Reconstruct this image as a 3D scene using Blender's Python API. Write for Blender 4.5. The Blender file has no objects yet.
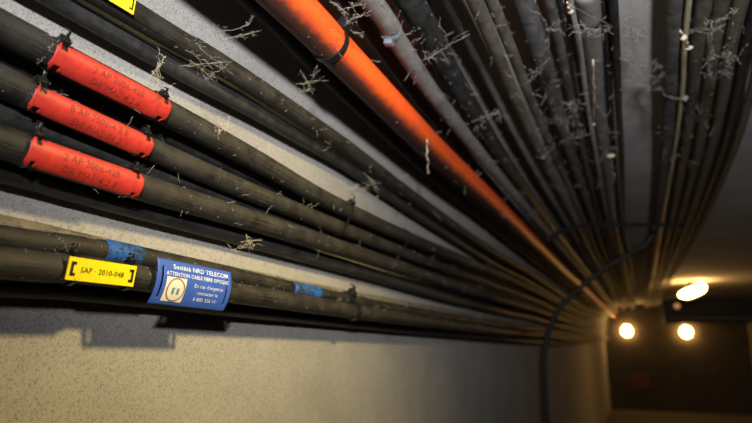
import bpy, bmesh, math, random
from mathutils import Vector, Matrix
random.seed(7)
S = bpy.context.scene
C = S.collection

# ------------------------------------------------------------------ camera
# tunnel axis = +Y, X right, Z up, the lens at the origin (1.27 m above the floor)
F = 560.0
VPX, VPY = 640.0, 340.0
yc = Vector((VPX-376, -(VPY-211.5), -F)).normalized()
zc = Vector((0, F, -(VPY-211.5))).normalized()
xc = yc.cross(zc).normalized()
RW = Matrix((xc, yc, zc))              # camera vector -> world vector
cam = bpy.data.cameras.new('camera')
cam.sensor_width = 36.0
cam.lens = F/752*36
cam.clip_start = 0.01
cam.dof.use_dof = True
cam.dof.focus_distance = 0.72
cam.dof.aperture_fstop = 3.5
camo = bpy.data.objects.new('camera', cam)
camo.matrix_world = RW.to_4x4()
C.objects.link(camo)
S.camera = camo

def ray(px, py):
    return RW @ Vector((px-376, -(py-211.5), -F))

# ------------------------------------------------------------------ tunnel section
W, H, R0 = 0.62, 0.68, 0.50
AX, AZ = -W+R0, H-R0                   # centre of the haunch arc
FLOOR, XR, Y0, Y1 = -1.27, 1.75, -1.6, 12.0

def hit(px, py, d):
    """point at distance d off the left wall / haunch / ceiling along a sight line"""
    v = ray(px, py)
    if v.x < 0:
        t = (-W+d)/v.x
        if v.z*t <= AZ: return v*t
    if v.z > 0:
        t = (H-d)/v.z
        if v.x*t >= AX: return v*t
    a = v.x**2+v.z**2; b = -2*(v.x*AX+v.z*AZ); c = AX**2+AZ**2-(R0-d)**2
    t = (-b+math.sqrt(b*b-4*a*c))/(2*a)
    return v*t
def s_of(p, d):
    """profile coordinate: height on the wall, then angle along the haunch, then ceiling run"""
    if p.x <= AX and p.z <= AZ: return p.z-AZ
    if p.x >= AX: return (R0)*math.pi/2+(p.x-AX)
    return R0*math.atan2(p.z-AZ, AX-p.x)
def prof(s, d):
    if s <= 0: return (-W+d, AZ+s)
    q = R0*math.pi/2
    if s >= q: return (AX+s-q, H-d)
    a = s/R0
    return (AX-(R0-d)*math.cos(a), AZ+(R0-d)*math.sin(a))
def spt(s, d, y):
    x, z = prof(s, d); return Vector((x, y, z))

# ------------------------------------------------------------------ helpers
def link(o, parent=None):
    C.objects.link(o)
    if parent: o.parent = parent
    return o
def obj(name, bm, mats, parent=None, smooth=True):
    me = bpy.data.meshes.new(name)
    bmesh.ops.recalc_face_normals(bm, faces=bm.faces)
    bm.to_mesh(me); bm.free()
    for m in (mats if isinstance(mats, (list, tuple)) else [mats]): me.materials.append(m)
    if smooth:
        for p in me.polygons: p.use_smooth = True
    return link(bpy.data.objects.new(name, me), parent)
def tag(o, label, cat, group=None, kind=None):
    o['label'] = label
    if cat: o['category'] = cat
    if group: o['group'] = group
    if kind: o['kind'] = kind
    return o
def empty(name, loc, label, cat, group=None):
    o = bpy.data.objects.new(name, None); o.location = loc; o.empty_display_size = .02
    link(o); return tag(o, label, cat, group)
def child(name, bm, mats, root, smooth=True):
    """mesh given in world coordinates, parented to an Empty that only has a location"""
    bmesh.ops.translate(bm, verts=bm.verts, vec=-Vector(root.location))
    return obj(name, bm, mats, root, smooth)
def crv(pts, n):
    """Catmull-Rom resample"""
    out = []
    P = [pts[0]*2-pts[1]]+list(pts)+[pts[-1]*2-pts[-2]]
    for i in range(1, len(P)-2):
        p0, p1, p2, p3 = P[i-1:i+3]
        for k in range(n):
            t = k/n
            out.append(0.5*((2*p1)+(p2-p0)*t+(2*p0-5*p1+4*p2-p3)*t*t+(3*p1-p0-3*p2+p3)*t**3))
    out.append(pts[-1]); return out
def tube(bm, pts, r, seg=16, cap=True, uv=True):
    lay = bm.loops.layers.uv.verify() if uv else None
    rings = []; L = 0; Ls = []
    up = Vector((0, 0, 1))
    n = len(pts)
    t0 = (pts[1]-pts[0]).normalized()
    a = t0.cross(up)
    if a.length < .1: a = t0.cross(Vector((1, 0, 0)))
    a.normalize()
    for i, p in enumerate(pts):
        t = (pts[min(i+1, n-1)]-pts[max(i-1, 0)])
        if t.length < 1e-9: t = t0.copy()
        t.normalize()
        a = (a-t*a.dot(t)).normalized(); b = t.cross(a)
        rr = r(i/(n-1)) if callable(r) else (r[i] if isinstance(r, list) else r)
        rings.append([bm.verts.new(p+rr*(a*math.cos(2*math.pi*k/seg)+b*math.sin(2*math.pi*k/seg))) for k in range(seg)])
        if i: L += (p-pts[i-1]).length
        Ls.append(L)
    for i in range(n-1):
        for k in range(seg):
            k2 = (k+1) % seg
            f = bm.faces.new((rings[i][k], rings[i][k2], rings[i+1][k2], rings[i+1][k]))
            if lay:
                for l, (u, v) in zip(f.loops, ((Ls[i], k/seg), (Ls[i], (k+1)/seg), (Ls[i+1], (k+1)/seg), (Ls[i+1], k/seg))):
                    l[lay].uv = (u, v)
    if cap:
        bm.faces.new(rings[0][::-1]); bm.faces.new(rings[-1])
    return bm
def box(bm, c, ax, ay, az, bev=0.0):
    """box with half-axis vectors"""
    vs = [bm.verts.new(c+ax*i+ay*j+az*k) for i in (-1, 1) for j in (-1, 1) for k in (-1, 1)]
    fs = [bm.faces.new([vs[i] for i in q]) for q in ((0, 1, 3, 2), (4, 6, 7, 5), (0, 4, 5, 1), (2, 3, 7, 6), (0, 2, 6, 4), (1, 5, 7, 3))]
    if bev:
        es = list({e for f in fs for e in f.edges})
        bmesh.ops.bevel(bm, geom=es, offset=bev, segments=2, affect='EDGES', profile=.5)
    return bm

# ------------------------------------------------------------------ materials
def nodes(name):
    m = bpy.data.materials.new(name); m.use_nodes = True
    nt = m.node_tree; return m, nt, nt.nodes['Principled BSDF']
def N(nt, t, **kw):
    n = nt.nodes.new(t)
    for k, v in kw.items():
        if k in n.inputs: n.inputs[k].default_value = v
        else: setattr(n, k, v)
    return n
def ramp(nt, fac, stops):
    r = nt.nodes.new('ShaderNodeValToRGB'); e = r.color_ramp.elements
    e.remove(e[1]); e[0].position = stops[0][0]
    qs = [e[0]]+[e.new(p) for p, c in stops[1:]]
    for i, (p, c) in enumerate(stops):
        q = e[i]; q.color = (c, c, c, 1) if not hasattr(c, '__len__') else (*c, 1)
    nt.links.new(fac, r.inputs[0]); return r.outputs[0]
def mixc(nt, fac, a, b, mode='MIX'):
    m = nt.nodes.new('ShaderNodeMix'); m.data_type = 'RGBA'; m.blend_type = mode
    for s, v in ((m.inputs[0], fac), (m.inputs[6], a), (m.inputs[7], b)):
        if hasattr(v, 'is_linked') or isinstance(v, bpy.types.NodeSocket): nt.links.new(v, s)
        elif hasattr(v, '__len__'): s.default_value = (*v, 1)
        else: s.default_value = v
    return m.outputs[2]
def coords(nt, kind, scale):
    tc = nt.nodes.new('ShaderNodeTexCoord'); mp = nt.nodes.new('ShaderNodeMapping')
    mp.inputs['Scale'].default_value = scale
    nt.links.new(tc.outputs[kind], mp.inputs[0]); return mp.outputs[0]
def noise(nt, co, scale, detail=4, rough=.6):
    n = N(nt, 'ShaderNodeTexNoise', Scale=scale, Detail=detail, Roughness=rough)
    nt.links.new(co, n.inputs['Vector']); return n.outputs['Fac']
def bump(nt, b, h, strength, dist):
    n = N(nt, 'ShaderNodeBump', Strength=strength, Distance=dist)
    nt.links.new(h, n.inputs['Height']); nt.links.new(n.outputs[0], b.inputs['Normal'])

def cable_mat(name, base, dust, lo=.48, hi=.72, rough=.5, stripe=.5, amt=1.0):
    """sheath colour under a patchy film of dust, with lengthwise streaks"""
    m, nt, b = nodes(name)
    o = coords(nt, 'Object', (1, 1, 1)); u = coords(nt, 'UV', (3, 40, 1))
    g = noise(nt, o, 30, 8, .72); st = noise(nt, u, 2.2, 4, .6); fine = noise(nt, o, 380, 3, .7)
    mx = N(nt, 'ShaderNodeMath', operation='MULTIPLY_ADD'); nt.links.new(st, mx.inputs[0]); mx.inputs[1].default_value = stripe
    nt.links.new(g, mx.inputs[2])
    ad = N(nt, 'ShaderNodeMath', operation='MULTIPLY_ADD'); nt.links.new(fine, ad.inputs[0]); ad.inputs[1].default_value = .35
    nt.links.new(mx.outputs[0], ad.inputs[2])
    nm = N(nt, 'ShaderNodeMath', operation='DIVIDE'); nt.links.new(ad.outputs[0], nm.inputs[0]); nm.inputs[1].default_value = 1.35+stripe
    ad = nm                                   # three noises averaged
    f = ramp(nt, ad.outputs[0], ((.5+(lo-.5)*.75, 0), (.5+(hi-.5)*.75, amt)))
    c = mixc(nt, f, base, dust)
    nt.links.new(c, b.inputs['Base Color'])
    nt.links.new(ramp(nt, f, ((0, rough), (1, .9))), b.inputs['Roughness'])
    b.inputs['Specular IOR Level'].default_value = .35
    bump(nt, b, ad.outputs[0], .5, .003)
    return m
def plain(name, col, rough=.5, var=.25, scale=60, metal=0, spec=.4):
    m, nt, b = nodes(name)
    o = coords(nt, 'Object', (1, 1, 1)); g = noise(nt, o, scale, 5)
    c = mixc(nt, ramp(nt, g, ((.35, 1-var), (.65, 1))), (0, 0, 0), col)
    nt.links.new(c, b.inputs['Base Color'])
    b.inputs['Roughness'].default_value = rough; b.inputs['Metallic'].default_value = metal
    b.inputs['Specular IOR Level'].default_value = spec
    bump(nt, b, g, .15, .001)
    return m
def emis(name, col, st):
    m, nt, b = nodes(name)
    b.inputs['Base Color'].default_value = (*col, 1)
    b.inputs['Emission Color'].default_value = (*col, 1); b.inputs['Emission Strength'].default_value = st
    return m

def concrete(name, a, b2, speck=.55):
    m, nt, b = nodes(name)
    o = coords(nt, 'Object', (1, 1, 1))
    big = noise(nt, o, 5, 6, .6); grit = noise(nt, o, 330, 3, .8); mid = noise(nt, o, 70, 4, .65)
    col = mixc(nt, ramp(nt, big, ((.3, 0), (.7, 1))), a, b2)
    col = mixc(nt, ramp(nt, grit, ((.36, speck), (.50, 1))), (.02, .02, .02), col)
    stain = noise(nt, o, 9, 5, .55)
    col = mixc(nt, ramp(nt, stain, ((.64, 0), (.74, .45))), col, (.06, .052, .045))
    nt.links.new(col, b.inputs['Base Color']); b.inputs['Roughness'].default_value = .92
    b.inputs['Specular IOR Level'].default_value = .2
    h = N(nt, 'ShaderNodeMath', operation='MULTIPLY_ADD'); nt.links.new(mid, h.inputs[0]); h.inputs[1].default_value = 2.2; nt.links.new(grit, h.inputs[2])
    bump(nt, b, h.outputs[0], .45, .0014)
    return m

M = {}
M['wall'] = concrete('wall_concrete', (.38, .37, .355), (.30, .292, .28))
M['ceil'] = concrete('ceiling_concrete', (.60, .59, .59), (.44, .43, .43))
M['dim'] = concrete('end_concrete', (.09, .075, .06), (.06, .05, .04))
M['floor'] = concrete('floor_concrete', (.10, .09, .08), (.06, .055, .05))
M['blk'] = cable_mat('black_sheath', (.005, .005, .0048), (.046, .043, .039), .38, .72, .42, 1.0)
M['blk2'] = cable_mat('grey_black_sheath', (.007, .0068, .006), (.052, .049, .044), .36, .72, .42, 1.0)
M['dusty'] = cable_mat('dust_covered_sheath', (.03, .028, .024), (.22, .19, .13), .30, .62, .8)
M['grey'] = cable_mat('grey_sheath', (.035, .036, .038), (.17, .17, .172), .36, .70, .55)
M['lgrey'] = cable_mat('pale_grey_sheath', (.09, .09, .09), (.26, .255, .245), .34, .70, .6)
M['brown'] = cable_mat('brownish_sheath', (.04, .035, .03), (.20, .175, .145), .36, .70, .55)
M['cream'] = cable_mat('cream_sheath', (.42, .39, .27), (.30, .27, .2), .45, .8, .4, amt=.6)
M['dark'] = cable_mat('dark_sheath', (.012, .012, .012), (.06, .06, .06), .40, .78, .45)
def soot_shade(m, v0, v1, v2, v3):
    # caked soot and painted-in shade along one flank of the conduit, ragged at its border
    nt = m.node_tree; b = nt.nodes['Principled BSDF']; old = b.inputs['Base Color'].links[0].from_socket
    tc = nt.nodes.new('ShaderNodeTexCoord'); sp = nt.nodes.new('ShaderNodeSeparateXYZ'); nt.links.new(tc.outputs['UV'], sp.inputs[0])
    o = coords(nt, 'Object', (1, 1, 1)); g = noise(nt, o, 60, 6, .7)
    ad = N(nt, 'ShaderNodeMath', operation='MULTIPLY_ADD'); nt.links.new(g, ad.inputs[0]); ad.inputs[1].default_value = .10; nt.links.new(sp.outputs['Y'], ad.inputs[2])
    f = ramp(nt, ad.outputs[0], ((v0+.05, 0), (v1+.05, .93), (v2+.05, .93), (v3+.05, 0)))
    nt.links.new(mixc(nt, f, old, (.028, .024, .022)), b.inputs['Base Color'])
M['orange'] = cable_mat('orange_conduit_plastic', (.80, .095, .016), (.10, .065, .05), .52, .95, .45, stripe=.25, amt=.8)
soot_shade(M['orange'], .08, .19, .55, .68)
M['tie'] = plain('tie_nylon', (.012, .012, .012), .35, .3)
M['tieb'] = plain('blue_grey_nylon', (.16, .2, .25), .5, .4)
M['steel'] = plain('painted_steel', (.009, .009, .009), .6, .5, 40)
M['galv'] = plain('dull_steel', (.12, .115, .11), .5, .4, 60, .6)
M['red'] = plain('red_tag_plastic', (.56, .040, .028), .45, .30, 70)
M['redink'] = plain('tag_engraving', (.30, .030, .020), .6, .5, 300)
M['yellow'] = plain('yellow_tag_plastic', (.93, .72, .01), .4, .06, 60)
M['ink'] = plain('black_ink', (.015, .013, .01), .6, .2)
M['blue'] = plain('blue_tag_plastic', (.045, .115, .50), .38, .12, 60)
M['white'] = plain('white_print', (.72, .76, .84), .6, .1)
M['sticker'] = plain('sticker_paper', (.78, .74, .64), .6, .15)
M['ring'] = plain('brown_print', (.33, .17, .08), .6, .2)
M['bars'] = plain('teal_print', (.10, .26, .36), .6, .1)
M['tape'] = cable_mat('blue_tape', (.015, .13, .46), (.016, .017, .017), .42, .56, .5, .6)
M['web'] = plain('dusty_cobweb', (.30, .285, .26), .95, .35, 200)
M['straw'] = plain('pale_fibre', (.52, .46, .34), .9, .3, 200)
M['crumb'] = plain('dust_crumb', (.17, .155, .125), .95, .5, 150)
M['lamp'] = emis('lamp_glass_glow', (1.0, .54, .15), 75)
M['lamp_hi'] = emis('bright_lamp_glass_glow', (1.0, .54, .15), 70)
M['lamp_dim'] = emis('dim_lamp_glow', (1.0, .55, .2), .5)
M['sign'] = plain('red_sign_paint', (.13, .010, .010), .5, .1)

# ------------------------------------------------------------------ setting
def struct(name, bm, m):
    o = obj(name, bm, m, None, False); o['kind'] = 'structure'; return o
def extrude_profile(pts_in, pts_out):
    bm = bmesh.new()
    loop = list(pts_in)+list(pts_out)[::-1]
    a = [bm.verts.new((x, Y0, z)) for x, z in loop]; b = [bm.verts.new((x, Y1, z)) for x, z in loop]
    n = len(loop)
    for i in range(n):
        j = (i+1) % n; bm.faces.new((a[i], a[j], b[j], b[i]))
    k = len(pts_in)
    for i in range(k-1):
        for q in (a, b): bm.faces.new((q[i], q[i+1], q[n-2-i], q[n-1-i]))
    return bm
arc = [(AX-R0*math.cos(a), AZ+R0*math.sin(a)) for a in [math.pi/2*i/24 for i in range(25)]]
arco = [(AX-(R0+.15)*math.cos(a), AZ+(R0+.15)*math.sin(a)) for a in [math.pi/2*i/24 for i in range(25)]]
wl = struct('wall_left', extrude_profile([(-W, FLOOR)]+arc, [(-W-.15, FLOOR)]+arco), M['wall'])
for p in wl.data.polygons: p.use_smooth = True
wl.data.set_sharp_from_angle(angle=math.radians(20))
def sbox(name, lo, hi, m):
    bm = bmesh.new(); c = (Vector(lo)+Vector(hi))/2; h = (Vector(hi)-Vector(lo))/2
    box(bm, c, Vector((h.x, 0, 0)), Vector((0, h.y, 0)), Vector((0, 0, h.z))); return struct(name, bm, m)
sbox('ceiling', (AX, Y0, H), (XR+.15, Y1, H+.15), M['ceil'])
sbox('floor', (-W-.15, Y0, FLOOR-.15), (XR+.15, Y1, FLOOR), M['floor'])
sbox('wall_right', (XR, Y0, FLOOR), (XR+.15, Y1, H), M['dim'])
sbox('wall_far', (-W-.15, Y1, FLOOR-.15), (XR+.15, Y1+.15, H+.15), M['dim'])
sbox('wall_back', (-W-.15, Y0-.15, FLOOR-.15), (XR+.15, Y0, H+.15), M['dim'])

# ------------------------------------------------------------------ cables
HY = 3.35                                # where the support hoop stands
CAB = {}
def cable(key, name, px, wpx, d, mat, label, cat, group=None, far=None, sag=0.0, seg=18, r=None, near=True):
    pts = []
    P = [hit(x, y, d) for x, y in px]
    S_ = [(s_of(p, d), p.y) for p in P]
    if r is None:
        v = ray(*px[0]); r = .5*wpx*P[0].length/v.length
    (s0, y0), (s1, y1) = S_[0], S_[1]
    if near:
        k = (s1-s0)/(y1-y0)
        for yy in (Y0+.02, -.6, -.1):
            if yy < y0-.1: pts.append((s0+k*max(-.25, yy-y0)*.8, yy))
    pts += S_
    sl, yl = S_[-1]
    sf = sl if far is None else far
    for yy, q in ((HY+.3, .2), (5.0, .6), (7, .85), (9.5, 1), (Y1-.01, 1)):
        if yy > yl+.5: pts.append((sl+(sf-sl)*q-(sag if yy in (5.0, 7) else 0), yy))
    V = [spt(s, d, y) for s, y in pts]
    # resample in profile space so that the run follows the haunch
    V2 = [Vector((s, 0, y)) for s, y in pts]
    cv = [spt(p.x, d, p.z) for p in crv(V2, 10)]
    bm = bmesh.new(); tube(bm, cv, r, seg)
    o = obj(name, bm, mat); tag(o, label, cat, group)
    CAB[key] = dict(o=o, c=cv, r=r)
    return o
def at(key, px):
    """place on a cable's axis nearest to a sight line, with tangent and the normal that faces the lens"""
    cv = CAB[key]['c']; v = ray(*px).normalized()
    best = None
    for a, b in zip(cv, cv[1:]):
        for k in range(40):
            p = a.lerp(b, k/40)
            q = p.normalized().dot(v)
            if p.y > -.2 and (best is None or q > best[0]): best = (q, p, (b-a).normalized())
    _, p, t = best
    n = (-p-t*(-p).dot(t)).normalized()
    return p, t, n
def at_y(key, y):
    cv = CAB[key]['c']
    for a, b in zip(cv, cv[1:]):
        if a.y <= y <= b.y: return a.lerp(b, (y-a.y)/(b.y-a.y))

def up_of(t, n):
    b = t.cross(n).normalized()
    return b if b.z > 0 else -b
GW, GC, GR = 'cables along the left wall', 'cables under the ceiling', 'cables on the far side of the ceiling'
# wall: pair above the red tags
cable('A1', 'cable', [(150, 24), (200, 52), (250, 83), (300, 116), (350, 150), (420, 202), (490, 250)], 25, 0.046, M['blk'],
      'black cable carrying the cut-off yellow tag at the top edge, above the red tags', 'cable', GW, sag=.02)
cable('A2', 'cable', [(130, 42), (200, 82), (250, 109), (300, 138), (350, 168), (420, 217), (490, 262)], 20, 0.022, M['dark'],
      'dark cable against the wall, in shadow under the cable with the cut-off yellow tag', 'cable', GW, sag=.02)
# wall: the three with red tags
cable('B1', 'cable', [(2, 28), (50, 53), (168, 113), (250, 157), (340, 207), (430, 247), (500, 275)], 35, 0.056, M['blk2'],
      'thick black cable wearing the topmost of the three red tags', 'cable', GW, sag=.02)
cable('B2', 'cable', [(2, 81), (30, 96), (150, 149), (250, 192), (345, 230), (430, 263), (500, 288)], 31, 0.046, M['blk2'],
      'thick black cable wearing the middle one of the three red tags', 'cable', GW, sag=.02)
cable('B3', 'cable', [(2, 142), (25, 150), (140, 187), (250, 220), (370, 258), (450, 284), (510, 303)], 35, 0.056, M['blk2'],
      'thick black cable wearing the lowest of the three red tags', 'cable', GW, sag=.02)
# wall: lower bundle
cable('C0', 'cable', [(2, 226), (60, 238), (150, 257), (250, 277), (340, 294), (430, 309), (520, 324)], 22, 0.024, M['dusty'],
      'dust-coated beige cable against the wall, uppermost of the low bundle', 'cable', GW, sag=.015)
cable('C1', 'cable', [(2, 238), (60, 245), (130, 255), (220, 273), (300, 290), (420, 313), (520, 328)], 26, 0.05, M['blk'],
      'black cable with two blue tape marks, running behind the blue notice tag', 'cable', GW, sag=.02)
cable('C2', 'cable', [(2, 263), (60, 268), (100, 272), (190, 286), (300, 303), (420, 321), (520, 334)], 33, 0.066, M['blk2'],
      'black cable wearing the yellow numbered tag and the blue notice tag', 'cable', GW, sag=.02)
# black cables added behind the others, blocking light so the gaps stay dark
cable('K1', 'cable', [(2, 56), (40, 76), (160, 132), (250, 175), (340, 217), (430, 254), (500, 281)], 27, .018, M['dark'],
      'added black cable against the wall, darkening the gap between the topmost and middle red-tagged cables', 'cable', GW, sag=.02)
cable('K2', 'cable', [(2, 113), (40, 128), (150, 170), (250, 207), (355, 244), (440, 273), (505, 295)], 27, .018, M['dark'],
      'added black cable against the wall, darkening the gap between the middle and lowest red-tagged cables', 'cable', GW, sag=.02)
cable('K3', 'cable', [(2, 168), (60, 185), (140, 208), (250, 239), (370, 274), (450, 299), (510, 314)], 30, .020, M['dark'],
      'added black cable against the wall, deepening the shadow just below the lowest red-tagged cable', 'cable', GW, sag=.02)
cable('K4', 'cable', [(2, 284), (60, 288), (150, 298), (230, 308), (300, 316), (420, 330), (520, 341)], 26, .022, M['dark'],
      'added black cable against the wall, deepening the shadow underneath the low bundle', 'cable', GW, sag=.02)
# haunch and ceiling
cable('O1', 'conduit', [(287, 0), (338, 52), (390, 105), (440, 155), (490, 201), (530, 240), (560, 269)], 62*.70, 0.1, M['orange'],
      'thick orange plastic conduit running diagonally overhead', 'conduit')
cable('O0', 'cable', [(252, 0), (300, 48), (356, 103), (420, 163), (480, 216), (530, 258)], 22, .030, M['dark'],  # added to fill the conduit's shadow on the haunch with black
      'added black cable against the haunch, filling the shadow left of the orange conduit', 'cable', GC)
cable('O2', 'cable', [(371, 0), (395, 37), (440, 103), (500, 178), (545, 230)], 22, 0.08, M['lgrey'],
      'dusty pale grey cable with a blue-grey tie, just right of the orange conduit', 'cable', GC)
cable('O3', 'cable', [(346, 0), (380, 45), (425, 105), (490, 183), (540, 238)], 18, .030, M['dark'],
      'dark cable hidden behind the orange conduit and the pale grey cable', 'cable', GC)
cable('O4', 'cable', [(409, 0), (437, 50), (466, 100), (505, 163), (550, 226)], 28, 0.047, M['dark'],
      'wide dull black cable, second from the orange conduit on its right', 'cable', GC)
cable('P1', 'cable', [(474, 0), (516, 100), (545, 163), (572, 215), (590, 252)], 15, 0.088, M['brown'],
      'narrow grey-brown cable, left one of the lit pair right of the wide black cable', 'cable', GC)
cable('P2', 'cable', [(491, 0), (531, 100), (556, 158), (580, 212), (596, 250)], 13, 0.076, M['brown'],
      'narrow grey-brown cable, right one of the lit pair right of the wide black cable', 'cable', GC)
cable('P3', 'cable', [(522, 0), (552, 100), (572, 158), (590, 210), (602, 246)], 20, .050, M['grey'],
      'grey cable with a loose wire wound about it, right of the lit narrow pair', 'cable', GC)
cable('P5', 'cable', [(549, 0), (571, 100), (586, 163), (600, 220)], 11, .060, M['grey'],
      'thin grey cable, left one of the two left of the jointed pipe', 'cable', GC)
cable('P6', 'cable', [(563, 0), (581, 100), (593, 163), (605, 220)], 10, .050, M['grey'],
      'thin grey cable, right one of the two left of the jointed pipe', 'cable', GC)
cable('P7', 'pipe', [(587, 0), (597, 100), (604, 150), (613, 220)], 21, .080, M['lgrey'],
      'grey jointed pipe overhead, left of the bare ceiling strip', 'pipe')
cable('P8', 'cable', [(604, 0), (610, 100), (614, 150), (620, 220)], 9, 0.033, M['dark'],
      'thin dark cable right behind the jointed grey pipe', 'cable', GC)
cable('P9', 'cable', [(613, 0), (618, 100), (621, 150), (625, 220)], 10, 0.047, M['dark'],
      'dark cable along the left border of the bare ceiling strip', 'cable', GC)
cable('Q1', 'pipe', [(677, 0), (671, 95), (665, 160), (657, 220), (652, 265)], 20, 0.048, M['grey'],
      'grey pipe with a clamp, right of the bare ceiling strip', 'pipe')
cable('Q2', 'cable', [(689, 0), (682, 95), (673, 160), (662, 225), (655, 268)], 6, 0.072, M['cream'],
      'thin cream cable along the right side of the clamped grey pipe', 'cable', GR)
cable('Q3', 'cable', [(704, 0), (692, 95), (683, 160), (670, 225), (659, 268)], 16, 0.05, M['brown'],
      'brownish cable, first right of the thin cream one', 'cable', GR)
cable('Q4', 'cable', [(722, 0), (707, 95), (696, 160), (678, 225), (664, 268)], 16, .045, M['brown'],
      'brownish cable, second right of the thin cream one', 'cable', GR)
cable('Q5', 'cable', [(741, 0), (723, 95), (708, 160), (685, 228), (668, 268)], 15, 0.05, M['brown'],
      'brownish cable, third right of the thin cream one', 'cable', GR)
cable('Q6', 'cable', [(759, 0), (737, 95), (720, 160), (692, 230), (672, 270)], 14, 0.038, M['dark'],
      'dark cable next to the outermost one on the right of the ceiling', 'cable', GR)
cable('Q7', 'cable', [(775, 0), (752, 90), (730, 160), (699, 230), (676, 270)], 12, 0.055, M['brown'],
      'outermost cable on the right, beside the smooth brown ceiling', 'cable', GR)

# sleeve joints of the two pipes and the blue tape
def sleeve(key, px0, px1, dr, name, mat, parent=None):
    a, _, _ = at(key, px0); b, _, _ = at(key, px1)
    n = 8; pts = [a.lerp(b, i/n) for i in range(n+1)]
    cv = CAB[key]['c']; r = CAB[key]['r']
    pts = [at_y(key, a.y+(b.y-a.y)*i/n) for i in range(n+1)]
    bm = bmesh.new(); tube(bm, pts, [r+dr*(.3 if i in (0, n) else 1) for i in range(n+1)], 18)
    return obj(name, bm, mat, parent or CAB[key]['o'])
sleeve('P7', (587, -12), (589, 22), .0035, 'joint_sleeve', M['lgrey'])
sleeve('C1', (101, 251), (138, 258), .0008, 'tape_mark', M['tape'])['label'] = 'blue tape mark left of the blue tag'
sleeve('C1', (290, 288), (318, 294), .0008, 'tape_mark', M['tape'])['label'] = 'blue tape mark right of the blue tag'

# ------------------------------------------------------------------ ties
def tie(keys, px, label, w=.0045, th=.0014, mat=None, head=None, name='cable_tie', gap=.0006, tail=.03, headsize=1.0, group='black cable ties'):
    mat = mat or M['tie']
    p, t, n = at(keys[0], px)
    cs = [(at_y(k, p.y), CAB[k]['r']) for k in keys]
    a = n; b = up_of(t, n)
    root = empty(name, p, label, 'cable tie' if name == 'cable_tie' else 'strap', group)
    K = 56; inner = []; outer = []
    bm = bmesh.new(); rings = []
    for k in range(K):
        th_ = 2*math.pi*k/K; dv = a*math.cos(th_)+b*math.sin(th_)
        c, r = max(cs, key=lambda q: (q[0]-p).dot(dv)+q[1])
        cc = c-t*(c-p).dot(t)
        rr = r+gap
        rings.append([bm.verts.new(cc+dv*rr-t*w/2), bm.verts.new(cc+dv*rr+t*w/2),
                      bm.verts.new(cc+dv*(rr+th)+t*w/2), bm.verts.new(cc+dv*(rr+th)-t*w/2)])
    for k in range(K):
        q, s = rings[k], rings[(k+1) % K]
        for i in range(4): bm.faces.new((q[i], q[(i+1) % 4], s[(i+1) % 4], s[i]))
    child('band', bm, mat, root, False)
    ha = math.radians(head if head is not None else 60)
    dv = a*math.cos(ha)+b*math.sin(ha)
    c, r = max(cs, key=lambda q: (q[0]-p).dot(dv)+q[1]); c = c-t*(c-p).dot(t)
    tg = -a*math.sin(ha)+b*math.cos(ha)
    hp = c+dv*(r+gap+th+.0022*headsize)
    bm = bmesh.new(); box(bm, hp, t*.0042*headsize, tg*.0042*headsize, dv*.0028*headsize, .0008)
    child('head', bm, mat, root)
    if tail:
        bm = bmesh.new()
        tp = [hp+dv*.002, hp+dv*(.004+tail*.35)+tg*tail*.25, hp+dv*tail*.5+tg*tail*.75]
        cv = crv(tp, 5); prev = None
        for q in cv:
            cur = [bm.verts.new(q+t*w*.45), bm.verts.new(q-t*w*.45), bm.verts.new(q-t*w*.45+dv*.001+tg*.0008), bm.verts.new(q+t*w*.45+dv*.001+tg*.0008)]
            if prev:
                for i in range(4): bm.faces.new((prev[i], prev[(i+1) % 4], cur[(i+1) % 4], cur[i]))
            else: bm.faces.new(cur)
            prev = cur
        bm.faces.new(prev)
        child('tail', bm, mat, root)
    return root
for key, nm, l, r in (('B1', 'topmost', (52, 53), (153, 104)), ('B2', 'middle', (31, 96), (136, 142)), ('B3', 'lowest', (25, 150), (125, 181))):
    # the sign of the head angle: + is up the wall
    tie([key], l, f'black cable tie through the left end of the {nm} red tag', gap=.0003, head=62, tail=.016, headsize=1.25)
    tie([key], r, f'black cable tie through the right end of the {nm} red tag', gap=.0003, head=62, tail=.010, headsize=1.25)
tie(['C2'], (69, 265), 'black cable tie through the left slots of the yellow numbered tag', gap=.001, head=70, tail=.008, w=.006)
tie(['C2'], (124, 273), 'black cable tie through the right slots of the yellow numbered tag', gap=.001, head=70, tail=.008, w=.006)
tie(['O1'], (329, 43), 'wide black strap around the orange conduit', w=.012, th=.002, head=95, tail=.02, name='strap', headsize=2.2, group=None)
tie(['O2'], (391, 31), 'blue-grey tie around the pale grey cable beside the orange conduit', w=.008, mat=M['tieb'], head=-35, tail=.0, headsize=1.7, group=None)
tie(['B1', 'B2'], (345, 210), 'black cable tie around the top two red-tagged cables, below the orange conduit', head=70, tail=.02, w=.007, headsize=1.5)
tie(['B1', 'B2'], (402, 238), 'black cable tie around the top two red-tagged cables, farther along', head=-60, tail=.03, w=.007)
tie(['C1', 'C2'], (344, 309), 'black cable tie around the low bundle, right of the second blue tape mark', head=55, tail=.02, w=.016, th=.003, headsize=2.0)
tie(['P1', 'P2'], (543, 152), 'grey dusty tie around the lit narrow pair of ceiling cables', mat=M['grey'], head=10, tail=.03, w=.010, headsize=1.6, group=None)
tie(['Q1', 'Q2'], (672, 90), 'pale tie around the clamped grey pipe and the thin cream cable', mat=M['lgrey'], head=-60, tail=.0, w=.010, headsize=1.5, group=None)

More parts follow.
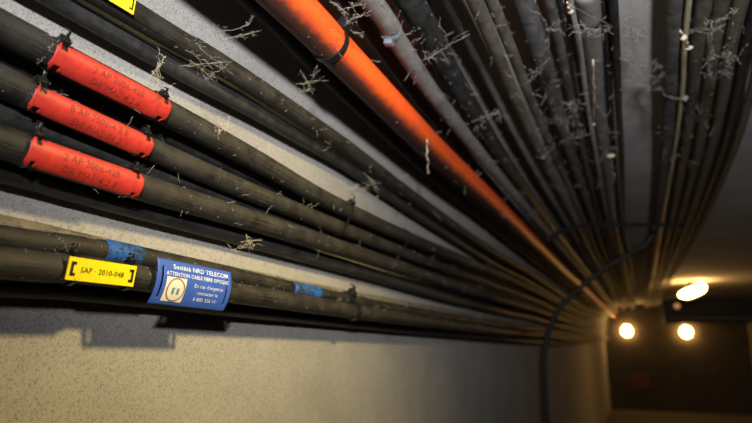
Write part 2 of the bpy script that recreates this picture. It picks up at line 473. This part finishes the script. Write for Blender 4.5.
# ------------------------------------------------------------------ tags
class Wrap:
    """maps tag coordinates (u along the cable, v up) onto a bent sheet"""
    def __init__(s, key, px, rad, off, rot=0, tilt=0):
        s.p, s.t, s.n = at(key, px)
        if s.t.dot(Vector((0, 1, 0))) < 0: s.t = -s.t
        s.b = up_of(s.t, s.n)
        if tilt:
            q = Matrix.Rotation(math.radians(tilt), 3, s.t); s.n = q @ s.n; s.b = q @ s.b
        if rot:
            q = Matrix.Rotation(math.radians(rot), 3, s.n); s.t = q @ s.t; s.b = q @ s.b
        s.off, s.rad = off, rad          # off: distance of the sheet from the axis at v = 0
        s.sc = s.p.length/ray(*px).length
    def __call__(s, u, v, h=0):
        if s.rad is None: return s.p+s.t*u+s.b*v+s.n*(s.off+h)
        a = v/s.rad
        return s.p+s.t*u+s.n*(s.off-s.rad)+(s.n*math.cos(a)+s.b*math.sin(a))*(s.rad+h)
def sheet(w, uu, vv, nu, nv, keep, th):
    bm = bmesh.new(); g = {}
    def vert(i, j, k):
        if (i, j, k) not in g: g[i, j, k] = bm.verts.new(w(-uu/2+uu*i/nu, -vv/2+vv*j/nv, -th*k))
        return g[i, j, k]
    K = {(i, j) for i in range(nu) for j in range(nv) if keep((i+.5)/nu, (j+.5)/nv)}
    for i, j in K:
        bm.faces.new([vert(i, j, 0), vert(i+1, j, 0), vert(i+1, j+1, 0), vert(i, j+1, 0)])
        bm.faces.new([vert(i, j, 1), vert(i, j+1, 1), vert(i+1, j+1, 1), vert(i+1, j, 1)])
        for (di, dj, e) in ((-1, 0, ((0, 0), (0, 1))), (1, 0, ((1, 0), (1, 1))), (0, -1, ((0, 0), (1, 0))), (0, 1, ((0, 1), (1, 1)))):
            if (i+di, j+dj) not in K:
                (a, b), (c, d) = e
                bm.faces.new([vert(i+a, j+b, 0), vert(i+c, j+d, 0), vert(i+c, j+d, 1), vert(i+a, j+b, 1)])
    return bm
def words(txt, size, u, v, w, h=.0006, align='CENTER', sx=1.0, fat=0):
    cu = bpy.data.curves.new('t', 'FONT'); cu.body = txt; cu.size = size; cu.align_x = align; cu.align_y = 'CENTER'
    cu.resolution_u = 2; cu.offset = fat; cu.space_character = 1.05
    o = bpy.data.objects.new('t', cu); C.objects.link(o)
    dg = bpy.context.evaluated_depsgraph_get()
    me = bpy.data.meshes.new_from_object(o.evaluated_get(dg))
    bm = bmesh.new(); bm.from_mesh(me)
    bpy.data.objects.remove(o); bpy.data.curves.remove(cu); bpy.data.meshes.remove(me)
    bmesh.ops.subdivide_edges(bm, edges=bm.edges, cuts=1)
    for vt in bm.verts: vt.co = w(u+vt.co.x*sx, v+vt.co.y, h)
    return bm
def join(bms):
    out = bmesh.new()
    for b in bms:
        me = bpy.data.meshes.new('j'); b.to_mesh(me); b.free(); out.from_mesh(me); bpy.data.meshes.remove(me)
    return out
# three red tags
RT = {'B1': ((108, 82), ('2 AP 2006-428', 'DR MAL 4 2 6')), 'B2': ((90, 122), ('B AP 2006-4 2 8', 'DR NAL 34 2')), 'B3': ((82, 167), ('2 AP 2006-428', 'DR MAL 4 2 8'))}
LEN = {'B1': .155, 'B2': .150, 'B3': .146}
for key, nm in (('B1', 'topmost'), ('B2', 'middle'), ('B3', 'lowest')):
    px, txt = RT[key]
    # tag ends are set from the two ties
    r = CAB[key]['r']
    ends = {'B1': ((44, 49), (160, 107)), 'B2': ((23, 92), (143, 145)), 'B3': ((17, 147), (132, 183))}[key]
    pa, _, _ = at(key, ends[0]); pb, _, _ = at(key, ends[1])
    mid = (pa+pb)/2; v = RW.transposed() @ mid
    cpx = (376+v.x/-v.z*F, 211.5-v.y/-v.z*F)
    w = Wrap(key, (cpx[0], cpx[1]), r+.0045, r+.0045, tilt=0)
    w.t = (pb-pa).normalized(); w.p = mid
    w.n = (w.n-w.t*w.n.dot(w.t)).normalized(); w.b = up_of(w.t, w.n)
    L = (pb-pa).length; hh = 2*.80*(r+.0045)
    def keep(x, y):
        dx = min(x, 1-x)*L; dy = abs(y-.5)*hh
        if .006 < dx < .012 and dy > hh*.5-.0075: return False          # slots for the ties
        if dx < .004 and dy > hh*.5-.003: return False                   # rounded corners
        if dx < .0015 and dy > hh*.5-.006: return False
        if dx > .012 and dx < .020 and dy > hh*.5-.002*(1-(dx-.012)/.008): return False
        return True
    root = empty('cable_tag', w(0, 0), f'red plastic cable tag, {nm} of the three red tags', 'cable tag', 'red cable tags')
    child('plate', sheet(w, L, hh, 90, 26, keep, .0014), M['red'], root)
    e = join([words(txt[0], .0115, 0, .006, w, .0003), words(txt[1], .0115, .002, -.007, w, .0003)])
    child('engraved_text', e, M['redink'], root, False)
# yellow numbered tag
def bracket(w, u0, v0, hw, hh, t, flip):
    bm = bmesh.new()
    for (a, b, c, d) in ((-hw, -hw+t, -hh, hh), (-hw, hw, hh-t, hh), (-hw, hw, -hh, -hh+t)):
        q = [(a, c), (b, c), (b, d), (a, d)]
        bm.faces.new([bm.verts.new(w(u0+flip*x, v0+y, .0006)) for x, y in q])
    return bm
r2 = CAB['C2']['r']
w = Wrap('C2', (93, 262), None, r2+.0045)
k = w.sc*1.0
def fit_len(key, a, b):
    return (at(key, b)[0]-at(key, a)[0]).length
uu = fit_len('C2', (65, 268), (136, 278))*.92; vv = 21.5*k
root = empty('cable_tag', w(0, 0), 'yellow numbered tag on the low bundle, left of the blue notice tag', 'cable tag')
child('plate', sheet(w, uu, vv, 8, 4, lambda x, y: True, .0014), M['yellow'], root, False)
child('tie_slot', bracket(w, -uu*.43, 0, uu*.035, vv*.31, uu*.036, 1), M['ink'], root, False)
child('tie_slot', bracket(w, uu*.43, 0, uu*.035, vv*.31, uu*.036, -1), M['ink'], root, False)
child('printed_text', words('SAP · 2010-048', vv*.36, -uu*.01, -vv*.02, w, .0006, sx=uu/vv*.27), M['ink'], root, False)
# the cut-off yellow tag at the top
rA = CAB['A1']['r']
w = Wrap('A1', (97, -9), None, rA+.002, tilt=0)
w.n = -w.n if w.n.dot(-w.p) < 0 else w.n
uu2 = .085
w2 = Wrap('A1', (97, -9), None, rA+.003)
q = Matrix.Rotation(math.radians(-25), 3, w2.t)
cand = [Matrix.Rotation(math.radians(s), 3, w2.t) @ w2.n for s in (-28, 28)]
w2.n = max(cand, key=lambda c: c.z); w2.b = up_of(w2.t, w2.n)
root = empty('cable_tag', w2(0, 0), 'yellow tag cut off by the top edge of the photo', 'cable tag')
child('plate', sheet(w2, .074, .022, 8, 4, lambda x, y: True, .0014), M['yellow'], root, False)
child('tie_slot', bracket(w2, -.032, 0, .0026, .0068, .002, 1), M['ink'], root, False)
child('tie_slot', bracket(w2, .032, 0, .0026, .0068, .002, -1), M['ink'], root, False)
# blue notice tag
w = Wrap('C2', (185, 279), .060, r2+.007, rot=0)
k = w.sc
uu = fit_len('C2', (153, 279), (229, 292))*.94; vv = 44*k
def keepb(x, y):
    dx = min(x, 1-x)
    if .045 < dx < .075 and .16 < y < .84: return False
    return True
root = empty('notice_tag', w(0, 0), 'blue curved notice tag with white lettering and a white square sticker', 'cable tag')
child('plate', sheet(w, uu, vv, 80, 24, keepb, .0014), M['blue'], root)
T = [words('Société NRD TELECOM', vv*.145, uu*.06, vv*.355, w, .0005, sx=uu/vv*.50, fat=.00012),
     words('ATTENTION CABLE FIBRE OPTIQUE', vv*.115, uu*.02, vv*.20, w, .0005, sx=uu/vv*.44, fat=.0001),
     words("En cas d'urgence", vv*.120, uu*.17, vv*.02, w, .0005, sx=uu/vv*.48),
     words('contacter le', vv*.120, uu*.17, -vv*.13, w, .0005, sx=uu/vv*.48),
     words('· 0 800 326 11·', vv*.120, uu*.15, -vv*.28, w, .0005, sx=uu/vv*.48)]
child('printed_text', join(T), M['white'], root, False)
bm = bmesh.new(); nn = 8
su, sv, hu, hv = -uu*.265, -vv*.13, uu*.125, vv*.265
def patch(bm, f, n=8):
    for j in range(n): bm.faces.new([bm.verts.new(f(i, jj)) for i, jj in ((0, j/n), (1, j/n), (1, (j+1)/n), (0, (j+1)/n))])
patch(bm, lambda i, j: w(su+hu*(2*i-1), sv+hv*(2*j-1), .0005))
stk = child('sticker', bm, M['sticker'], root, False)
bm = bmesh.new()
for i in range(32):
    a0, a1 = 2*math.pi*i/32, 2*math.pi*(i+1)/32
    bm.faces.new([bm.verts.new(w(su+hu*.06+hu*r_*math.cos(a), sv+hv*r2_*math.sin(a), .0008)) for a, r_, r2_ in ((a0, .78, .86), (a1, .78, .86), (a1, .9, .98), (a0, .9, .98))])
ro = child('printed_ring', bm, M['ring'], root, False); ro.parent = stk
bm = bmesh.new()
for s in (-1, 1):
    patch(bm, lambda i, j: w(su+hu*.06+s*hu*.24+hu*.11*(2*i-1), sv-hv*.10+hv*.26*(2*j-1), .0008), 3)
bo = child('printed_bars', bm, M['bars'], root, False); bo.parent = stk

# ------------------------------------------------------------------ supports
def prof_tube(d, s0, s1, y, r, n=60, lean=0):
    pts = []
    for i in range(n+1):
        s = s0+(s1-s0)*i/n
        pts.append(spt(s, d, y+lean*(i/n)))
    bm = bmesh.new(); tube(bm, pts, r, 12); return bm
q = R0*math.pi/2
def spot3(px, py, y):
    v = ray(px, py); return v*(y/v.y)
_h = [spot3(*p, HY) for p in ((544, 372), (546, 345), (551, 325), (564, 303), (600, 272), (636, 250))]
_h = [Vector((_h[0].x, HY, FLOOR+.002)), Vector((_h[0].x, HY, -.7))]+_h+[Vector((.07, HY, .50)), Vector((.115, HY, .56)), Vector((.135, HY, .617))]
bm = bmesh.new(); tube(bm, crv(_h, 8), .014, 12); o = obj('support_hoop', bm, M['steel'])
tag(o, 'black bent rod rising beside the left wall and crossing below the cables far along', 'support hoop')
o = obj('support_hoop', prof_tube(.135, q-.35, q+.36, 2.7, .010, lean=.35), M['steel'])
tag(o, 'thin dark rod crossing under the ceiling cables, nearer than the big hoop', 'support hoop')

# ------------------------------------------------------------------ lamps, sign, pipe at the end
def spot3(px, py, y):
    v = ray(px, py); return v*(y/v.y)
def bulkhead(loc, nrm, up, hw, hh, dep, label, mat, group):
    """oval bulkhead lamp: base rim, bulging glass, two guard bars"""
    root = empty('bulkhead_lamp', loc, label, 'lamp', group)
    n = nrm.normalized(); u = (up-n*up.dot(n)).normalized(); s = u.cross(n)
    def ring(f, h): return [loc+s*hw*f*math.cos(a)*1+u*hh*f*math.sin(a)+n*h for a in [2*math.pi*i/28 for i in range(28)]]
    def loft(rs, cap=True):
        bm = bmesh.new(); R = [[bm.verts.new(p) for p in r_] for r_ in rs]
        for a, b in zip(R, R[1:]):
            for i in range(28): bm.faces.new((a[i], a[(i+1) % 28], b[(i+1) % 28], b[i]))
        if cap: bm.faces.new(R[0][::-1]); bm.faces.new(R[-1])
        return bm
    child('base', loft([ring(.60, -.006), ring(.62, dep*.06), ring(.58, dep*.10)]), M['galv'], root)
    child('glass', loft([ring(.56, dep*.10), ring(.84, dep*.18), ring(.97, dep*.36), ring(1, dep*.52), ring(.94, dep*.70), ring(.78, dep*.86), ring(.5, dep*.96), ring(.2, dep)]), mat, root)
    for f in (-.4, .4):
        bm = bmesh.new()
        pts = [loc+s*hw*f+u*hh*1.05*math.cos(a)+n*(dep*.3+dep*.85*math.sin(a)) for a in [math.pi*i/12 for i in range(13)]]
        tube(bm, pts, .004, 6); child('guard_bar', bm, M['galv'], root)
    return root
EY = Vector((0, -1, 0)); UZ = Vector((0, 0, 1))
bulkhead(spot3(627, 331, Y1), EY, UZ, .088, .10, .10, 'round glowing lamp on the end wall, left one under the cables', M['lamp'], 'lamps on the end wall')
bulkhead(spot3(686, 332, Y1), EY, UZ, .092, .10, .10, 'round glowing lamp on the end wall, right one', M['lamp'], 'lamps on the end wall')
v = ray(690, 287); lp = v*((H-.07)/v.z)
ta = math.radians(20); nl = Vector((math.sin(ta), 0, -math.cos(ta)))
lr = bulkhead(lp, nl, Vector((math.cos(ta), 0, math.sin(ta))),   .09, .155, .115, 'long bright lamp hanging askew under the ceiling on the right', M['lamp_hi'], None)
bm = bmesh.new(); tube(bm, [lp-nl*.002, lp+(Vector((lp.x, lp.y, H+.001))-lp)*.5, Vector((lp.x, lp.y, H+.001))], .02, 10); child('hanger', bm, M['galv'], lr)
bulkhead(spot3(677, 306, 10.85), EY, UZ, .045, .045, .05, 'small dim lamp on the dark beam above the cross pipe', M['lamp_dim'], None)
a = spot3(664, 319, 10.75); b = Vector((XR, 10.75, a.z))
bm = bmesh.new(); tube(bm, [a.lerp(b, i/10) for i in range(11)], .05, 16)
sbox('trim_1', (.40, 10.85, .27), (XR, 11.05, H), M['steel'])
tag(obj('pipe', bm, M['galv']), 'dull steel pipe crossing the tunnel above the end-wall lamps', 'pipe')
c = spot3(640, 381, Y1-.012)
bm = bmesh.new(); box(bm, c, Vector((.17, 0, 0)), Vector((0, .01, 0)), Vector((0, 0, .12)), .006)
tag(obj('sign', bm, M['sign'], None, False), 'small dark red sign on the end wall below the lamps', 'sign')

# ------------------------------------------------------------------ cobwebs, threads, dust
def strand(bm, a, b, r, jit, n=9, sag=0):
    pts = []
    for i in range(n+1):
        t = i/n; e = math.sin(math.pi*t)
        pts.append(a.lerp(b, t)+Vector((random.gauss(0, jit), random.gauss(0, jit), random.gauss(0, jit)))*e-UZ*sag*e)
    tube(bm, pts, [r*random.uniform(.5, 1.6) for _ in pts], 5)
def clump(bm, c, r):
    bmesh.ops.create_icosphere(bm, subdivisions=1, radius=r, matrix=Matrix.Translation(c) @ Matrix.Diagonal((random.uniform(.6, 1.5), random.uniform(.6, 1.5), random.uniform(.6, 1.5), 1)))
def pt(px, py, d): return hit(px, py, d)
WEBS = [  # list of (line points in sight-line terms, distance off the wall), label
 ([((195, 15), (222, 40)), ((206, 35), (240, 28)), ((222, 40), (262, 30)), ((212, 26), (226, 46)), ((240, 28), (250, 24))], .11, 'cobweb on the bare wall between the cut-off yellow tag cable and the orange conduit'),
 ([((300, 70), (312, 88)), ((296, 84), (330, 80)), ((312, 88), (300, 92)), ((318, 62), (310, 84))], .09, 'cobweb in the shadow just below the orange conduit strap'),
 ([((185, 50), (225, 70)), ((190, 60), (215, 82)), ((200, 48), (235, 76)), ((180, 66), (228, 62)), ((205, 80), (222, 68))], .105, 'tangled cobweb hanging on the upper black cable left of the orange conduit'),
 ([((148, 80), (166, 56)), ((152, 70), (160, 84)), ((150, 84), (175, 88)), ((158, 62), (156, 86))], .115, 'straw-like tuft beside the right end of the topmost red tag'),
 ([((330, 0), (352, 24)), ((338, 10), (366, 4)), ((346, 22), (372, 10)), ((350, 30), (364, 38)), ((352, 2), (358, 26)), ((334, 2), (346, 14))], .15, 'thick grey cobweb between the orange conduit strap and the pale grey cable'),
 ([((425, 60), (470, 34)), ((428, 52), (438, 64)), ((424, 58), (434, 58))], .11, 'dusty strand stretched across the wide black cable'),
 ([((472, 122), (500, 112)), ((496, 110), (508, 120)), ((474, 130), (498, 112))], .11, 'short web on the wide black cable lower down'),
 ([((535, 0), (548, 30)), ((548, 30), (549, 58)), ((549, 58), (530, 80)), ((545, 30), (572, 28)), ((548, 34), (566, 18)), ((530, 80), (536, 76))], .13, 'loose dusty wire looping among the ceiling cables'),
 ([((563, 24), (600, 30)), ((572, 32), (592, 34)), ((580, 20), (590, 38)), ((600, 36), (612, 26)), ((566, 4), (572, 10))], .135, 'cobweb around the joint of the jointed grey pipe'),
 ([((562, 102), (585, 110)), ((566, 106), (580, 100)), ((556, 118), (576, 126)), ((560, 142), (590, 134)), ((576, 110), (566, 126)), ((566, 126), (572, 140))], .13, 'web patch between the thin grey cables and the jointed pipe'),
 ([((626, 20), (640, 40)), ((622, 58), (668, 80)), ((630, 78), (664, 66)), ((640, 60), (660, 94)), ((624, 36), (640, 30)), ((636, 84), (676, 92)), ((631, 30), (634, 70)), ((650, 70), (655, 88)), ((644, 74), (656, 60))], .05, 'cobweb across the bare ceiling strip'),
 ([((345, 190), (382, 182)), ((350, 198), (370, 186)), ((368, 176), (380, 196)), ((336, 176), (352, 192))], .115, 'tangled cobweb on the cable bend left of the orange conduit far part'),
 ([((240, 242), (262, 240)), ((246, 234), (254, 248)), ((232, 250), (250, 244))], .13, 'pale tuft below the lowest red-tagged cable near the blue tag'),
 ([((214, 128), (226, 120)), ((216, 122), (230, 132)), ((219, 134), (222, 122))], .135, 'pale tuft on the topmost red-tagged cable right of its tag'),
 ([((690, 30), (712, 34)), ((704, 24), (720, 20)), ((710, 60), (730, 52)), ((716, 22), (740, 8)), ((700, 72), (716, 80)), ((724, 70), (748, 44)), ((712, 34), (716, 22)), ((730, 52), (724, 70)), ((708, 33), (708, 76)), ((708, 34), (714, 58)), ((730, 52), (734, 12)), ((716, 80), (724, 70))], .12, 'cobwebs across the right-hand ceiling cables'),
]
for lines, d, lab in WEBS:
    bm = bmesh.new(); sc = None; org = None
    for (a, b) in lines:
        A, B = pt(*a, d+random.uniform(-.01, .01)), pt(*b, d+random.uniform(-.01, .01))
        k = A.length/590
        if org is None: org = A
        elif 'bare ceiling strip' in lab or 'around the joint' in lab: strand(bm, last, A, .10*k, .8*k, 9)
        last = B
        strand(bm, A, B, .17*k, 1.0*k, 10)
        for _ in range(3):
            t0_, t1_ = sorted((random.random(), random.random()))
            J = lambda: Vector((random.gauss(0, 1), random.gauss(0, 1), random.gauss(0, 1)))*4.5*k
            strand(bm, A.lerp(B, t0_), A.lerp(B, t1_)+J(), .12*k, 1.2*k, 8)
        for _ in range(2): 
            t = random.random(); P_ = A.lerp(B, t)
            Q = P_+Vector((random.gauss(0, 1), random.gauss(0, 1), random.gauss(0, 1)))*5*k
            strand(bm, P_, Q, .16*k, 1.0*k, 5)
        clump(bm, A.lerp(B, random.random()), .55*k)
    straw = 'tuft' in lab
    bmesh.ops.translate(bm, verts=bm.verts, vec=-org)
    o = obj('straw_tuft' if straw else 'cobweb', bm, M['straw'] if straw else M['web']); o.location = org
    tag(o, lab, 'tuft' if straw else 'cobweb', 'cobwebs and tufts')
for (a, b, d, lab) in (((427, 140), (428, 172), .15, 'pale thread hanging beside the orange conduit'),
                       ((593, 60), (594, 124), .14, 'long pale thread stuck on the jointed grey pipe'),
                       ((611, 156), (614, 184), .14, 'pale clotted thread hanging near the far part of the jointed pipe'),
                       ((680, 30), (689, 48), .13, 'pale fluff stuck on the clamped grey pipe'),
                       ((567, 2), (571, 12), .14, 'white fluff at the top edge left of the jointed pipe')):
    A, B = pt(*a, d), pt(*b, d); k = A.length/590
    if lab.startswith('long') or 'hanging' in lab: B = A+(B-A)
    bm = bmesh.new(); strand(bm, A, B, 1.0*k, .9*k, 14)
    clump(bm, A if 'clotted' in lab else B, 3.2*k if 'clotted' in lab or 'fluff' in lab else 1.8*k)
    if 'fluff' in lab: clump(bm, A.lerp(B, .4), 2.4*k)
    bmesh.ops.translate(bm, verts=bm.verts, vec=-A)
    o = obj('dust_thread', bm, M['straw']); o.location = A
    tag(o, lab, 'thread', 'hanging threads')
# crumbs of dust lying on the cables
bm = bmesh.new()
for key, cnt in dict(A1=70, B1=60, B2=60, B3=60, C0=120, C1=110, C2=80, O1=26, O2=70, O3=20, O4=60, P1=50, P2=60, P3=50, P5=20, P6=20, P7=25, Q1=10, Q3=14, Q4=14).items():
    cv = [p for p in CAB[key]['c'] if .12 < p.y < 2.6]; r = CAB[key]['r']
    if len(cv) < 2: continue
    for _ in range(cnt):
        i = random.randrange(len(cv)-1); p = cv[i].lerp(cv[i+1], random.random()); t = (cv[i+1]-cv[i]).normalized()
        n = (-p-t*(-p).dot(t)).normalized(); b = up_of(t, n); a = random.uniform(-.9, 1.3)
        dv = n*math.cos(a)+b*math.sin(a); k = p.length/590
        c = p+dv*r; L = random.choice((.3, .4, .5, .6, .8, 1.3))*k
        ax = (t*random.gauss(0, 1)+dv.cross(t)*random.gauss(0, 1)).normalized()
        ay = dv.cross(ax)
        box(bm, c+dv*.2*k, ax*L, ay*L*random.uniform(.25, .6), dv*.4*k)
tag(obj('dust_crumbs', bm, M['crumb'], None, False), 'crumbs of pale dust and grit lying on the cables', 'dust', None, 'stuff')

# fine dust fibres clinging to the cables
bm = bmesh.new()
for key, cnt in dict(A1=46, B1=30, B2=26, B3=26, C0=30, C1=36, C2=20, O1=16, O2=46, O4=40, P1=30, P2=34, P3=40, P5=16, P6=16, P7=26, P9=14, Q1=14, Q3=16, Q4=16, Q5=14).items():
    cv = [p for p in CAB[key]['c'] if .15 < p.y < 2.4]; r = CAB[key]['r']
    if len(cv) < 2: continue
    for _ in range(cnt):
        i = random.randrange(len(cv)-1); p = cv[i].lerp(cv[i+1], random.random()); t = (cv[i+1]-cv[i]).normalized()
        n = (-p-t*(-p).dot(t)).normalized(); b = up_of(t, n); a = random.choice((random.uniform(-1.5, 1.6), random.uniform(.9, 1.7)))
        dv = n*math.cos(a)+b*math.sin(a); k = p.length/590; c = p+dv*r
        L = random.uniform(3, 13)*k; di = (dv*random.uniform(.1, .9)+t*random.gauss(0, .8)+b*random.gauss(0, .5)).normalized()
        strand(bm, c, c+di*L+dv.cross(di)*L*random.gauss(0, .3), .16*k, .5*k, 5)
tag(obj('dust_fibres', bm, M['web'], None), 'fine pale dust fibres clinging to the cables', 'dust', None, 'stuff')

# ------------------------------------------------------------------ light
def light(name, kind, loc, energy, col, **kw):
    l = bpy.data.lights.new(name, kind); l.energy = energy; l.color = col
    for k, v in kw.items(): setattr(l, k, v)
    o = bpy.data.objects.new(name, l); o.location = loc; C.objects.link(o); return o
# the photographer's flash, held up and to the right of the lens
fl = light('camera_flash', 'SPOT', (.22, -.34, .32), 185, (1, .98, .97), spot_size=math.radians(122), spot_blend=1.0, shadow_soft_size=.03)
tgt = fl.location+Vector((-.33, 1.25, .75)); fl.rotation_euler = (tgt-fl.location).to_track_quat('-Z', 'Y').to_euler()
# a warm shaded work lamp hanging above the frame, ahead of the lens, turned towards the left wall
wl_ = light('work_lamp', 'SPOT', (.16, .72, .53), 52, (1, .76, .30), spot_size=math.radians(108), spot_blend=1.0, shadow_soft_size=.035)
tgt = Vector((-.62, .82, -.42)); wl_.rotation_euler = (tgt-wl_.location).to_track_quat('-Z', 'Y').to_euler()
w_ = bpy.data.worlds.new('World'); S.world = w_; w_.use_nodes = True
w_.node_tree.nodes['Background'].inputs[0].default_value = (.02, .018, .016, 1)
S.view_settings.view_transform = 'Standard'; S.view_settings.look = 'None'
S.view_settings.exposure = 0; S.view_settings.gamma = 1; S.view_settings.use_curve_mapping = False
